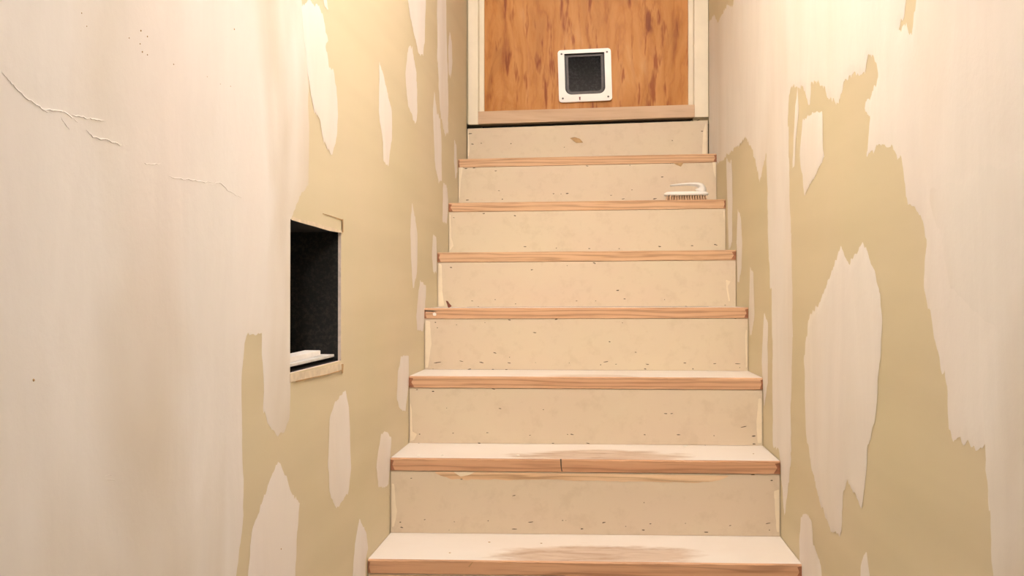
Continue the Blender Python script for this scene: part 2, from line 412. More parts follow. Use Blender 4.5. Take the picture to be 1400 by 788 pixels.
# dark end grain at both ends of the tread edges
for k in range(0, 7):
    zl, zr = edge_z(k); y = ystep(k)
    for side, wd in ((0, .006 + .004*(k % 3)), (1, .007 + .004*((k+1) % 3))):
        xa, z = (XL + g, zl) if side == 0 else (XR - g, zr); sx = 1 if side == 0 else -1
        pts = [(xa, y - .0004, z - .004), (xa + sx*wd*.8, y - .0004, z - .006), (xa + sx*wd*.45, y - .0004, z - .016), (xa + sx*wd, y - .0004, z - TH + .002), (xa, y - .0004, z - TH + .002)]
        kid(prism('end_grain', pts if side else pts[::-1], (0, .002, 0), M_ENDDARK), treads[k])

# ------------------------------------------------------------------ trowelled compound on the walls
def Z4(x0, y0, s, pts): return [(x0 + x / s, y0 + y / s) for x, y in pts]
def wall_uv(pts, X): return [(p.y, p.z) for p in (on_x(x, y, X) for x, y in pts)]
def compound(parent, X, nrm, add, cut=(), mat=None, step=.009, amp=.006, seed=1, thick=.0008, streak=1.0, off=0.0, name='joint_compound_patch', keep=None, fine=None):
    """add / cut: pixel outlines turned into wall coordinates"""
    A = [[(.3,-.1),(4.2,-.1),(4.2,5.2),(.3,5.2)] if p == 'all' else wall_uv(p, X) for p in add]; C = [wall_uv(p, X) for p in cut]
    us_ = [u for p in A for u, v in p]; vs_ = [v for p in A for u, v in p]
    u0, u1 = max(min(us_) - .03, WALL_Y0 + .002), min(max(us_) + .03, YTOP - .002)
    v0, v1 = max(min(vs_) - .04, .002), max(vs_) + .04
    us = np.arange(u0, u1 + step, step); us[-1] = min(us[-1], YTOP); vs = np.arange(v0, v1, step)
    if fine:                                  # dense only where the outline is seen close by
        us = np.concatenate([np.arange(u0, fine[0], .03), np.arange(fine[0], fine[1], .0048), np.arange(fine[1], u1 + .008, .008)]); us = us[us <= u1 + 1e-6]
        vs = np.concatenate([np.arange(v0, fine[2], .03), np.arange(fine[2], fine[3], .0055), np.arange(fine[3], v1, .03)])
    U, V = np.meshgrid(us, vs, indexing='ij')
    nz = amp * (.8*vnoise(U*70, V*22, seed) + .6*vnoise(U*160, V*45, seed+1) + .45*vnoise(U*260, V*80, seed+11)) + amp*1.1*vnoise(U*18, V*7, seed+2)*streak
    f = np.full(U.shape, -1e9)
    for p in A: f = np.maximum(f, sdf(U, V, p))
    f = f + nz
    for p in C: f = np.minimum(f, -sdf(U, V, p) + 1.0*amp*(vnoise(U*80, V*20, seed+5) + .6*vnoise(U*190, V*40, seed+6) + .5*vnoise(U*300, V*85, seed+12)))
    lim = np.minimum(np.minimum(U - WALL_Y0 - .003, YTOP - .004 - U), np.minimum(V - .003, np.vectorize(zceil)(U) - .003 - V))
    f = np.minimum(f, lim)
    if keep: 
        m = sdf(U, V, wall_uv(keep, X)); f = np.minimum(f, m)
    if X == XL:
        hole = [(HY0-.001, HZ0-.001), (HY1+.001, HZ0-.001), (HY1+.001, HZ1+.001), (HY0-.001, HZ1+.001)]
        f = np.minimum(f, -sdf(U, V, hole))
    me = field_mesh(name, us, vs, f, lambda u, v, h: (X + nrm*(h + off), u, v), thick, .05)
    return link(name, me, mat or M_COMPW, parent)

# --- left wall
a = lambda pts: Z4(350, 0, 2.627, pts)
b = lambda pts: Z4(300, 394, 2, pts)
L_big = [(-420,-900),(405,-900),(410,-200)] + a([(160,-20),(165,40),(180,200),(188,300),(185,380),(190,450),(188,560),(185,660),(160,690),(140,740),(128,780)]) + \
        [(397,300),(397,512),(397,540),(396,572),(390,590),(378,598),(366,585),(360,562),(358,480),(358,454),(346,458),(337,461),(333,490),(331,510),(332,640),(332,714),(327,750),(322,790),(315,900),(310,1200),(-420,1600)]
compound(wall_left, XL, 1, [L_big], mat=M_COMP, step=.012, amp=.0035, seed=3, fine=(1.15, 1.9, .85, 2.3))
SM = dict(step=.007, amp=.005)
LW = [
 (a([(163,30),(175,10),(200,5),(215,20),(240,60),(262,150),(250,170),(262,230),(280,260),(292,340),(295,420),(290,500),(268,550),(245,500),(230,430),(205,400),(195,330),(185,250),(172,150)]), .006),
 (a([(232,-30),(250,-30),(258,30),(262,45),(245,25)]), .004),
 (a([(443,225),(465,310),(487,400),(487,500),(475,600),(458,575),(455,510),(440,400)]), .004),
 (a([(545,165),(560,175),(575,260),(580,400),(572,450),(545,385),(535,260)]), .006),
 (a([(536,-60),(610,-60),(605,150),(600,195),(585,190),(565,120),(550,40)]), .006),
 (a([(650,-60),(682,-60),(688,250),(690,480),(678,492),(660,400),(652,200)]), .008),
 (a([(694,110),(702,150),(705,220),(698,280),(691,250),(689,180)]), .008),
 (a([(640,325),(648,390),(660,430),(665,500),(667,650),(655,655),(640,580),(636,400)]), .007),
 (a([(712,505),(719,530),(723,620),(716,640),(709,580)]), .008),
 ([(606,251),(611,258),(612.5,275),(610.5,304),(604.5,303),(605.5,263)], .006),
 ([(563,272),(567,296),(570.5,320),(570,373),(564,401),(562,370),(560,320)], .006),
 ([(592,322),(596.5,323),(597.5,345),(597,372),(592,371),(590.5,345)], .006),
 ([(574,384),(582,393),(580.5,434),(578,452),(570,452),(569,434),(572,400)], .004),
 ([(548,487),(558.5,488),(558.5,525),(554,562),(545,559),(542,546),(543.5,507)], .003),
 ([(521,594),(528,591),(535,599),(533.5,626),(531,664),(517,667),(514,640),(516,620)], .003),
 ([(491,712),(501,730),(503,750),(500,768),(499,800),(492,860),(482,850),(481,790),(485,745)], .003),
 (b([(345,275),(355,330),(360,500),(350,560),(318,612),(300,560),(295,480),(300,360),(315,310)]), .004),
 (b([(160,480),(185,530),(218,590),(212,690),(208,788),(200,900),(70,900),(75,788),(85,660),(120,570)]), .004)]
for i, (p, am) in enumerate(LW):
    compound(wall_left, XL, 1, [p], step=.0055, amp=am, seed=20 + i*9, off=.0002, mat=M_COMPW)
# --- right wall: broad compound with bare board left in it
c = lambda pts: Z4(950, 0, 2, pts)
d = lambda pts: Z4(950, 394, 2, pts)
R_all = 'all'
B_main = c([(262,240),(275,235),(295,240),(305,275),(316,292),(318,228),(338,228),(355,240),(360,270),(395,285),(410,220),(430,205),(465,200),(475,145),(485,160),(505,205),(465,300),(482,318),(475,370),(470,430),(490,410),(520,388),(545,405),(560,430),(575,470),(582,560),(625,605),(635,660),(625,788)]) + \
         d([(640,60),(665,180),(690,270),(695,330),(695,385),(710,410),(750,430),(798,430),(805,560),(820,700),(830,788),(850,1000),(900,1600)]) + \
         [(1085,1300)] + d([(235,640),(248,622),(254,560),(264,470),(263,350),(268,100)]) + c([(265,700),(258,450),(255,330),(258,270)])
B_steps = c([(-10,470),(60,450),(75,440),(95,420),(118,400),(140,375),(158,410),(165,440),(178,495),(195,420),(199,560),(205,788)]) + \
          d([(210,0),(213,200),(213,430),(232,450),(240,560),(246,625),(235,680)]) + [(1085,1300),(964,1300),(946,300)]
B_top = c([(558,85),(572,40),(582,-60),(612,-60),(600,40),(592,90),(576,70)])
B_top2 = c([(30,-60),(110,-60),(105,20),(90,12),(62,62),(52,40),(40,60)])
def offpx(p): return p
compound(wall_right, XR, -1, [R_all], [B_main, B_steps, B_top, B_top2], mat=M_COMPW, step=.0075, amp=.006, seed=70, fine=(.9, 2.3, .85, 2.25))
RW = [
 (c([(295,330),(320,310),(350,305),(352,400),(357,430),(335,470),(300,535),(295,480),(288,420)]), .004),
 (c([(281,245),(284,300),(277,380),(274,455),(268,460),(270,380),(275,290)]), .003),
 (c([(400,675),(425,720),(435,690),(460,672),(475,700),(490,740),(505,788)]) + d([(513,90),(510,180),(490,360),(475,430),(468,500),(455,600),(440,560),(420,530),(405,560),(400,690),(370,650),(345,590),(320,500),(305,400),(300,200),(310,90),(345,30),(372,-30)]), .005),
 (d([(290,625),(305,618),(320,640),(325,700),(345,760),(350,850),(340,950),(290,900),(285,700)]), .004),
 (d([(455,760),(470,725),(478,788),(476,850),(452,850)]), .003),
 ([(993.5,219),(1000,221),(1001.5,250),(1001,330),(996.5,340),(995,300)], .006),
 ([(1009,285),(1013,295),(1015,330),(1014.5,365),(1011,388),(1008.5,386),(1007,330)], .006),
 ([(1026,366),(1030,373),(1032,430),(1028,456),(1025.5,458),(1024,430)], .004),
 (d([(190,65),(200,100),(200,260),(190,320),(183,200)]), .004)]
for i, (p, am) in enumerate(RW):
    compound(wall_right, XR, -1, [p], step=.005, amp=am, seed=400 + i*9, off=.0002, mat=M_COMPW)
# duller, thinner pass towards the near end
compound(wall_right, XR, -1, [d([(650,-250),(760,-330),(1000,-380),(1600,-400),(1700,1500),(860,1500),(828,760),(806,540),(800,420),(790,300),(830,100),(700,0)])], [], mat=M_COMP, step=.012, amp=.006, seed=91, off=.0009, thick=.0003, streak=2, keep=None)

# cracks in the old plaster of the left wall: thin raised lips
def ridge(name, pts, X, nrm, wd, ht, mat, parent, seed=0):
    rnd = random.Random(seed); P = []
    for (x0, y0), (x1, y1) in zip(pts[:-1], pts[1:]):
        n = max(1, int(math.hypot(x1-x0, y1-y0) / 3))
        for i in range(n): P.append((x0+(x1-x0)*i/n + rnd.uniform(-.7,.7), y0+(y1-y0)*i/n + rnd.uniform(-1.1,1.1)))
    P.append(pts[-1]); W3 = [on_x(x, y, X) for x, y in P]; verts, faces = [], []
    for i, p in enumerate(W3):
        s = min(1, .25 + min(i, len(W3)-1-i) / 5) * rnd.uniform(.6, 1.2)
        q = Vector((X, p.y, p.z)); dn = Vector((0, 0, wd*s))
        verts += [q + Vector((nrm*.0009,0,0)) + dn, q + Vector((nrm*(.0009 + ht*s),0,0)) - dn*.5, q + Vector((nrm*.0009,0,0)) - dn]
    for i in range(len(W3)-1):
        for k in range(2): faces.append((i*3+k, i*3+k+1, i*3+4+k, i*3+3+k))
    return link(name, mesh(name, verts, faces), mat, parent)
CR = [[(0,98),(18,118),(32,132),(48,143),(58,149),(70,150),(85,152),(96,160),(106,168)], [(92,156),(115,161),(145,166)], [(115,176),(125,187),(145,191),(168,200)],
      [(190,222),(205,225),(220,223)], [(226,240),(240,244),(258,245),(275,249),(292,248)], [(285,253),(297,249),(306,255),(312,262),(322,267),(331,271)], [(80,158),(90,172),(95,180)], [(48,143),(60,152),(72,154)], [(137,657),(150,656),(160,656)], [(139,651),(148,650),(158,651)]]
for i, p in enumerate(CR): ridge('plaster_crack', p, XL, 1, .0010, .0008, M_COMP, wall_left, i)
rnd = random.Random(8)
bm = bmesh.new()
for (px, py, r) in [(191,42,1.1),(200,50,.9),(190,60,.8),(193,71,1),(200,75,.8),(175,52,.7),(319,40,1.2),(236,88,.8),(44,520,1.3),(383,751,1.3),(300,115,.6),(282,105,.6),(314,118,.7),(110,18,.7),(117,36,.6)]:
    p = on_x(px, py, XL); m_ = r * .0011
    bmesh.ops.create_icosphere(bm, subdivisions=1, radius=m_, matrix=Matrix.Translation((XL + .0010, p.y, p.z)))
tag(bm_done(bm, 'plaster_specks', M_CHIP, wall_left), kind='stuff')

# cut paper lip and score lines round the opening
def strip_px(name, pts, X, nrm, t, mat, parent, off=.0004):
    P = [on_x(x, y, X) for x, y in pts]; P = [Vector((X + nrm*(off + t), p.y, p.z)) for p in P]
    return prism(name, P, (-nrm*t, 0, 0), mat, parent)
strip_px('torn_paper_edge', [(399,296),(408,300),(425,303),(440,308),(455,312),(467,316),(468,319),(450,316),(430,310),(415,306),(398,301)], XL, 1, .0012, M_KRAFT, wall_left)
strip_px('torn_paper_edge', [(396,512),(432,505),(467,496),(469,500),(467,507),(440,514),(410,520),(396,523)], XL, 1, .0012, M_KRAFT, wall_left)
strip_px('score_line', [(403,521),(425,516),(445,512),(467,505.5),(467,506.8),(445,513.2),(425,517.4),(403,523)], XL, 1, .0006, M_CHIP, wall_left, .0018)
strip_px('score_line', [(441,292),(455,296),(468,300.5),(468.5,302.5),(455,297),(441,292.8)], XL, 1, .0006, M_CHIP, wall_left)
strip_px('score_line', [(465.8,498),(468,498),(467.6,510),(466.2,511)], XL, 1, .0006, M_CHIP, wall_left, .0018)
strip_px('score_line', [(466.5,300),(467.8,300),(468,318),(466.5,318)], XL, 1, .0006, M_CHIP, wall_left, .0018)

# ------------------------------------------------------------------ offcuts lying in the opening
def lath(name, x_front, depth, ya, yb, z0, z1, mats, label, skew=0.0):
    bm = bmesh.new(); bm_box(bm, x_front - depth, x_front, ya, yb, z0, z1)
    for v_ in bm.verts: v_.co.x += (v_.co.y - ya) * skew
    o = bm_done(bm, name, mats, None, .0008); return tag(o, label, 'board')
fz = cz0 + .0075
box('dark_ledge', XL - .095, XL - .03, HY0 + .001, HY1 - .001, cz0 + .0002, cz0 + .007, M_CAVSHADE, wall_left)  # ledge added to raise the offcuts, near-black for the dark gap below
lath('board_offcut', XL - .012, .05, HY0 + .003, HY1 - .004, fz, fz + .005, M_STRIPG, 'lower, longer grey-white offcut lying on the floor of the dark wall opening')
lath('board_offcut', XL - .018, .030, HY0 + .006, HY1 - .045, fz + .0054, fz + .0145, M_STRIP, 'upper, shorter white offcut lying on another board in the dark wall opening', -.035)

# ------------------------------------------------------------------ door, casing, sill
door = tag(None or empty('door_1', (0, DY, ZL)), 'orange varnished plywood door with a white cat flap', kind='structure')
def dkid(o, p=door):
    o.parent = p
    if p is door: o.matrix_parent_inverse = Matrix.Translation(-Vector(door.location))
    return o
FY = DY - .001
f_tl, f_tr, f_br, f_bl = on_y(763, 69.5, FY), on_y(835.5, 66.8, FY), on_y(836.5, 137.5, FY), on_y(764, 141.3, FY)
fc = (f_tl + f_tr + f_br + f_bl) / 4
fw_ = ((f_tr - f_tl).length + (f_br - f_bl).length) / 2; fh_ = ((f_tl - f_bl).length + (f_tr - f_br).length) / 2
TILT = math.radians(2.2) * .75
def rrect(w_, h_, r, n=6, rt=None):
    rt = r if rt is None else rt; out = []
    for (sx, sz, a0, rr) in ((1,1,0,rt),(-1,1,90,rt),(-1,-1,180,r),(1,-1,270,r)):
        for i in range(n+1):
            an = math.radians(a0 + 90*i/n); out.append((sx*(w_/2-rr) + rr*math.cos(an), sz*(h_/2-rr) + rr*math.sin(an)))
    return out
def flap_pt(x, z, y): 
    cs, sn = math.cos(TILT), math.sin(TILT); return Vector((fc.x + x*cs - z*sn, y, fc.z + x*sn + z*cs))
ow, oh = fw_ * .755, fh_ * .80; ozc = .008
# plywood panel with its hole
hole = [flap_pt(x, z + ozc, DY) for x, z in ((-ow/2-.004, -oh/2-.004), (ow/2+.004, -oh/2-.004), (ow/2+.004, oh/2+.004), (-ow/2-.004, oh/2+.004))]
pl_, pr_ = on_y(660.5, 60, DY).x, on_y(943, 60, DY).x
out = [Vector((pl_, DY, ZL - .005)), Vector((pr_, DY, ZL - .005)), Vector((pr_, DY, DTOP)), Vector((pl_, DY, DTOP))]
verts = [*out, *hole] + [p + Vector((0,.034,0)) for p in (*out, *hole)]
faces = []
for i in range(4):
    j = (i+1) % 4
    faces += [(i, j, 4+j, 4+i), (8+j, 8+i, 12+i, 12+j), (4+i, 4+j, 12+j, 12+i), (j, i, 8+i, 8+j)]
dkid(link('door_panel', mesh('door_panel', verts, faces), M_DOOR))
# cat flap frame
def ring(name, o_pts, i_pts, y0, y1, mat, parent, bev=.0015):
    n = len(o_pts); verts = [flap_pt(x, z, y0) for x, z in o_pts] + [flap_pt(x, z, y0) for x, z in i_pts] + [flap_pt(x, z, y1) for x, z in o_pts] + [flap_pt(x, z, y1) for x, z in i_pts]
    faces = []
    for i in range(n):
        j = (i+1) % n
        faces += [(i, n+i, n+j, j), (2*n+i, 2*n+j, 3*n+j, 3*n+i), (i, j, 2*n+j, 2*n+i), (n+j, n+i, 3*n+i, 3*n+j)]
    return dkid(link(name, mesh(name, verts, faces), mat), parent)
inn = [(x, z + ozc) for x, z in rrect(ow, oh, .024, rt=.003)]
cf = ring('cat_flap_frame', rrect(fw_, fh_, .012), inn, DY - .012, DY + .002, M_PLASTIC, door)
inn2 = [(x, z + ozc) for x, z in rrect(ow - .010, oh - .008, .022, rt=.002)]
ring('flap_tunnel', inn, inn2, DY - .004, DY + .03, M_GASKET, door)
# hinge lip above the flap
pts = [flap_pt(x, z, DY - .0145) for x, z in ((-ow/2, oh/2+ozc+.004), (ow/2, oh/2+ozc+.004), (ow/2, oh/2+ozc-.003), (-ow/2, oh/2+ozc-.003))]
dkid(prism('hinge_lip', pts, (0, .004, 0), M_PLASTIC), cf)
inn3 = [(x, z + ozc) for x, z in rrect(ow - .012, oh - .010, .021, rt=.002)]
inn4 = [(x, z + ozc) for x, z in rrect(ow - .028, oh - .026, .014, rt=.002)]
rim = ring('flap_rim', inn3, inn4, DY - .001, DY + .006, M_RIM, door)
dkid(prism('flap_pane', [flap_pt(x, z, DY + .002) for x, z in inn4], (0, .003, 0), M_FLAP), door)
for sx, sz in ((-1,1),(1,1),(-1,-1),(1,-1)):
    bm = bmesh.new(); pc = flap_pt(sx*(fw_/2 - .0145), sz*(fh_/2 - .0145), DY - .0122)
    bmesh.ops.create_cone(bm, cap_ends=True, segments=12, radius1=.0042, radius2=.0036, depth=.002, matrix=Matrix.Translation(pc) @ Matrix.Rotation(math.pi/2, 4, 'X'))
    dkid(bm_done(bm, 'screw', M_SCREW), cf)
pts = [flap_pt(x, z, DY - .0135) for x, z in ((-.032, -fh_/2+.002), (-.002, -fh_/2+.002), (-.002, -fh_/2+.013), (-.032, -fh_/2+.013))]
dkid(prism('latch_plate', pts, (0, .003, 0), M_PLASTIC), cf)
pts = [flap_pt(x, z, DY - .017) for x, z in ((-.0235, -fh_/2+.006), (-.0195, -fh_/2+.005), (-.0185, -fh_/2+.017), (-.0245, -fh_/2+.017))]
dkid(prism('latch', pts, (0, .004, 0), M_RED), cf)

def trim(name, pts, y0, y1, mat, label, bev=.0012):
    return tag(prism(name, [Vector((x, y0, z)) for x, z in pts], (0, y1 - y0, 0), mat, None, bev), label, kind='structure')
CYF = YTOP - .010
li, ri = on_y(653.6, 100, CYF).x, on_y(949, 100, CYF).x
zbl, zbr = on_y(644, 170.3, CYF).z, on_y(958, 160.2, CYF).z
CT = DTOP + .07
trim('trim_1', [(XL+.008, zbl), (li, zbl), (li, DTOP), (XL+.004, DTOP)], CYF, YTOP + .010, M_CREAM, 'cream door casing beside the left wall')
trim('trim_2', [(ri, zbr), (XR-.003, zbr), (XR-.003, DTOP), (ri, DTOP)], CYF, YTOP + .010, M_CREAM, 'cream door casing beside the right wall')
trim('trim_3', [(XL+.003, DTOP+.001), (XR-.003, DTOP+.001), (XR-.003, CT), (XL+.003, CT)], CYF, YTOP + .010, M_CREAM, 'cream head casing over the door')
s_tl, s_tr, s_br, s_bl = on_y(653.6, 152.5, CYF-.004), on_y(949.8, 143, CYF-.004), on_y(950, 159.8, CYF-.004), on_y(653.6, 169.6, CYF-.004)
jl, jr = on_y(662, 100, DY - .012).x, on_y(941, 100, DY - .012).x
for nm, x0, x1, zb, lb in (('trim_4', li + .0008, jl, s_tl.z + .001, 'narrow cream door stop beside the left casing'), ('trim_5', jr, ri - .0008, s_tr.z + .0005, 'narrow cream door stop beside the right casing')):
    trim(nm, [(x0, zb), (x1, zb), (x1, DTOP), (x0, DTOP)], DY - .014, DY - .0012, M_CREAM, lb)
sill = trim('trim_6', [(s_bl.x, s_bl.z), (s_br.x, s_br.z), (s_tr.x, s_tr.z), (s_tl.x, s_tl.z)], CYF - .004, DY + .03, M_SILLWOOD, 'bare brown wooden door sill over a dark gap', .0008)

# ------------------------------------------------------------------ marks on the risers and treads
MK = {7: (600,0,3.5,[(160,690),(203,686),(150,640),(600,705),(1117,673),(1260,628),(1268,674),(910,590),(1240,575),(345,688,.5)])}
MARKS = {
 7: [MK[7]],
 6: [(560,200,5.385,[(415,165),(475,160),(632,150),(635,182),(1308,146),(1115,352,.6),(1160,348),(1060,350,.6),(425,397),(683,390),(658,328,.5)]),(800,200,5.385,[(15,147),(330,140),(628,126),(568,226),(345,322,.6),(280,388),(512,387),(190,362,.5)])],
 5: [(560,200,5.385,[(545,496),(325,527,.6),(775,512,.6),(850,740),(1080,750),(1325,755)]),(800,200,5.385,[(30,754),(250,755),(548,739),(788,733),(960,726)])],
 4: [(560,330,5.385,[(305,193,.6),(900,210,.6),(1160,180,.5),(1365,165,.5),(780,462),(630,430,.5),(460,440,.5),(505,484),(1230,440,.5),(1370,440,.5)]),(800,330,5.385,[(65,160,.6),(240,362),(78,440,.5),(290,425,.5),(213,484),(393,487),(745,482),(1030,470),(585,430,.5)])],
 3: [(560,330,5.385,[(190,598,.6),(205,638),(345,615,.6),(735,580),(1080,575),(920,673),(555,600,.6)]),(800,330,5.385,[(275,602,.6),(180,740,.6),(1105,568)]),(480,480,4.375,[(515,70,2),(660,62),(780,70,1.2),(945,72,1.2),(1103,70,.6),(1305,72),(860,12),(948,38,.5),(490,108),(708,110),(848,110),(930,112)]),(780,480,4.375,[(213,65,1.2),(180,83),(272,80,.6),(460,80,1.1),(685,73),(863,76,1.2),(1000,77,1.2),(1012,100),(732,108),(447,108),(390,8,.5)])],
 2: [(480,480,4.375,[(395,232,.5),(490,242),(853,228),(572,342,.5),(890,345,.6),(1150,352),(410,498,1.3),(610,492,.6),(815,490,.6),(1070,505,.6),(1295,500,.6),(1320,500),(403,553),(766,552),(1208,553)]),(780,480,4.375,[(570,375),(605,375,.6),(1033,455,1.5),(858,508,1.5),(1095,510,1.2),(645,502),(443,502,.6),(105,553),(805,565),(1097,557),(8,498)])],
 1: [(480,608,4.375,[(360,202),(295,465,.6),(303,496),(440,450),(617,463,1.2),(820,457,1.5),(1075,464,1.8),(1265,455,.7),(1285,455,.7),(975,306),(586,512),(978,507,1.2),(1382,505),(660,207)]),(780,608,4.375,[(317,203),(440,348,1.3),(200,467,1.3),(330,490,.5),(478,475,.5),(687,472,.5),(955,485,.5),(1180,472,1.5),(1190,512),(435,512,1.2),(812,525,1.3),(68,505),(1090,180),(1203,215)])]}
rnd = random.Random(11)
for k, groups in MARKS.items():
    bm = bmesh.new(); y = ystep(k) + .0018
    for ox, oy, s, L in groups:
        for q in L:
            sz = q[2] if len(q) > 2 else .9
            p = on_y(ox + q[0]/s, oy + q[1]/s, y); m_ = y / F
            hw = max(.9, 2.7*sz*rnd.uniform(.6, 1.3)) * m_; hh = rnd.uniform(.5, .8) * m_ * min(1, .6 + .4*sz)
            if rnd.random() < .3: hw = hh * 1.3
            n = 7; a0 = rnd.uniform(-.25, .25)
            ring_ = []
            for i in range(n):
                an = 2*math.pi*i/n; dx, dz = hw*math.cos(an)*rnd.uniform(.7,1.15), hh*math.sin(an)*rnd.uniform(.6,1.3)
                ring_.append(bm.verts.new((p.x + dx - dz*a0, y - .0005, p.z + dz + dx*a0)))
            bm.faces.new(ring_[::-1])
    me = bpy.data.meshes.new('staple_marks'); bm.to_mesh(me); bm.free()
    tag(kid(link('staple_marks', me, M_MARK), risers[k]), kind='stuff')

def smear(name, px, Y, mat, parent, seed, amp=.002, step=.004, thick=.0004, lim=None):
    P = [(p.x, p.z) for p in (on_y(x, y, Y) for x, y in px)]
    u0, u1 = min(p[0] for p in P) - .01, max(p[0] for p in P) + .01; v0, v1 = min(p[1] for p in P) - .01, max(p[1] for p in P) + .01
    us = np.arange(u0, u1, step); vs = np.arange(v0, v1, step * .7); U, V = np.meshgrid(us, vs, indexing='ij')
    f = sdf(U, V, P) + amp*(vnoise(U*60, V*90, seed) + .5*vnoise(U*150, V*200, seed+1))
    f = np.minimum(f, np.minimum(U - XL - .004, XR - .004 - U))
    if lim: f = np.minimum(f, np.minimum(V - lim[0], lim[1] - V))
    return kid(link(name, field_mesh(name, us, vs, f, lambda u, v, h: (u, Y - h, v), thick, .1), mat), parent)
# bare wood where the paint was scraped under the second visible tread
zz = min(edge_z(1)) - TH - .001
smear('bare_wood_patch', [(590,640),(597,648),(606,652),(617,655.5),(640,656.5),(750,656.5),(860,659),(950,660.5),(985,657),(1003,649),(1012,640)], ystep(1) + .0018, M_BAREPATCH, risers[1], 5, .0015, lim=(0, zz))
smear('paint_dab', [(617,644),(655,644),(640,650),(630,651.5)], ystep(1) + .0012, M_SMEAR, risers[1], 6, .001, lim=(0, zz))
smear('bare_wood_patch', [(503,778),(700,778),(1090,784),(1092,791),(900,796),(700,795),(503,792)], ystep(0) + .0018, M_BAREPATCH, risers[0], 9, .0015, lim=(0, min(edge_z(0)) - TH - .001))
# cream smears where risers meet the walls
SMR = {7: [[(632,174),(640,175),(642,200),(641,214),(632,215)], [(961,180),(966,165),(966,212),(960,212)]],
       6: [[(626,222),(633,226),(630,250),(628,276),(623,276)], [(974,222),(982,221),(983,240),(978,244),(976,236)]],
       5: [[(611,292),(616,294),(617,325),(620,336),(614,344),(609,343)], [(989,288),(994,287),(994,320),(991,325)]],
       4: [[(600,360),(604,362),(605,400),(607,418),(598,420),(597,380)], [(1004,356),(1008,355),(1010,405),(1004,418),(1005,390)], [(992,382),(999,385),(995,392),(998,412),(996,412),(993,395)]],
       3: [[(580,438),(588,440),(590,470),(585,503),(579,503)], [(1021,440),(1025,440),(1024,500),(1020,503),(1019,460)]],
       2: [[(558,535),(563,560),(564,590),(570,594),(566,602),(557,605)], [(1037,545),(1046,545),(1046,606),(1036,606),(1034,580)]],
       1: [[(532,660),(539,662),(541,690),(543,700),(539,720),(532,722)], [(1058,672),(1069,668),(1069,728),(1062,728)]]}
for k, L in SMR.items():
    for i, p in enumerate(L): smear('paint_smear', p, ystep(k) + .0016, M_SMEAR, risers[k], 30 + k*3 + i, .0006, step=.003)
smear('bare_chip', [(779,189),(786,187.5),(793,190),(797,195),(788,195.5),(783,192)], ystep(7) + .0014, M_CHIP, risers[7], 60, .0006, .0012)
smear('bare_chip', [(920,222.5),(934,223),(931,228),(926,226)], ystep(6) + .0014, M_CHIP, risers[6], 61, .0006, .0012)
# split in one tread edge, dab of plaster on another
def on_edge(name, pts, k, mat, th=.0006):
    y = ystep(k) - th; P = [on_y(x, z, y) for x, z in pts]
    return kid(prism(name, P, (0, th + .0008, 0), mat), treads[k])
on_edge('split', [(765.8,628),(767.6,628),(768,640),(769.2,645),(767.5,645),(766.3,637)], 1, M_MARK)
on_edge('plaster_dab', [(591.5,429),(594,427.5),(596.5,429),(596,432),(592.5,432)], 3, M_CRUMB, .002)
on_edge('split', [(581,424.3),(592,424.8),(598,426),(592,426.6),(581,426.2)], 3, M_MARK)
on_edge('split', [(640,775),(646,768.5),(647,769),(641.5,776)], 0, M_CHIP)
# crumbs of plaster on the two lowest visible treads
for k, L in ((1, [(572,622.5,.9),(605,622,1),(708,623,1.1),(937,611.5,1.2),(1030,622,.5)]), (0, [(615,755,.6),(669,741,.7),(740,743,.6)])):
    for (x, y, r) in L:
        zl, zr = edge_z(k); p = on_z(x, y, (zl + zr) / 2); s = (p.x - XL) / (XR - XL)
        bm = bmesh.new(); bmesh.ops.create_icosphere(bm, subdivisions=1, radius=.0030*r, matrix=Matrix.Translation((p.x, p.y, zl + (zr - zl)*s + .0010*r)) @ Matrix.Diagonal((1.6, 1.1, .45, 1)))
        kid(bm_done(bm, 'plaster_crumb', M_CRUMB if r > .8 else M_CHIP), treads[k])

# ------------------------------------------------------------------ wood chip leaning on a riser
k = 3; yc = ystep(3) + .012
tz = edge_z(3)
def tz_at(k, x): a_, b_ = edge_z(k); return a_ + (b_ - a_) * (x - XL) / (XR - XL)
cpx = [(609,411.5),(611.2,411.8),(613.5,415.2),(616.8,418.6),(615.5,420.2),(612.6,421.3),(611,416.5)]
P = [on_y(x, y, yc) for x, y in cpx]
zmin = min(p.z for p in P); base = tz_at(3, P[0].x)
P = [Vector((p.x, p.y + (p.z - zmin) * .25, p.z - zmin + base + .0004)) for p in P]
tag(prism('wood_chip', P, (.001, .004, 0), M_LEAFCHIP, None, .0006), 'small dark red-brown wood chip standing on a stair tread', 'wood chip')

# ------------------------------------------------------------------ scrub brush
k = 5; px2m = ystep(5) / F
bxc = on_y(938.5, 265, ystep(5) + .02).x; bz = tz_at(5, bxc) + .0004
LB = 60 * px2m; WB = .052
brush = empty('scrub_brush', (bxc, ystep(5) + .030, bz)); tag(brush, 'white plastic scrub brush with tan bristles on a stair tread', 'brush')
brush.rotation_euler = (0, -.008, math.radians(2))
ST = .0150
bm = bmesh.new()                                                     # base plate: rounded ends, slightly domed
prof = []
n = 28
for i in range(n):
    an = 2*math.pi*i/n; cx_, sx_ = math.cos(an), math.sin(an)
    prof.append((LB/2 * math.copysign(abs(cx_)**.55, cx_), WB/2 * math.copysign(abs(sx_)**.7, sx_)))
lev = [(.93, ST), (1.0, ST + .0025), (1.0, ST + .0085), (.90, ST + .0125)]
rows = [[bm.verts.new((x*s, y*s, z)) for x, y in prof] for s, z in lev]
for r0, r1 in zip(rows[:-1], rows[1:]):
    for i in range(n): bm.faces.new((r0[i], r0[(i+1) % n], r1[(i+1) % n], r1[i]))
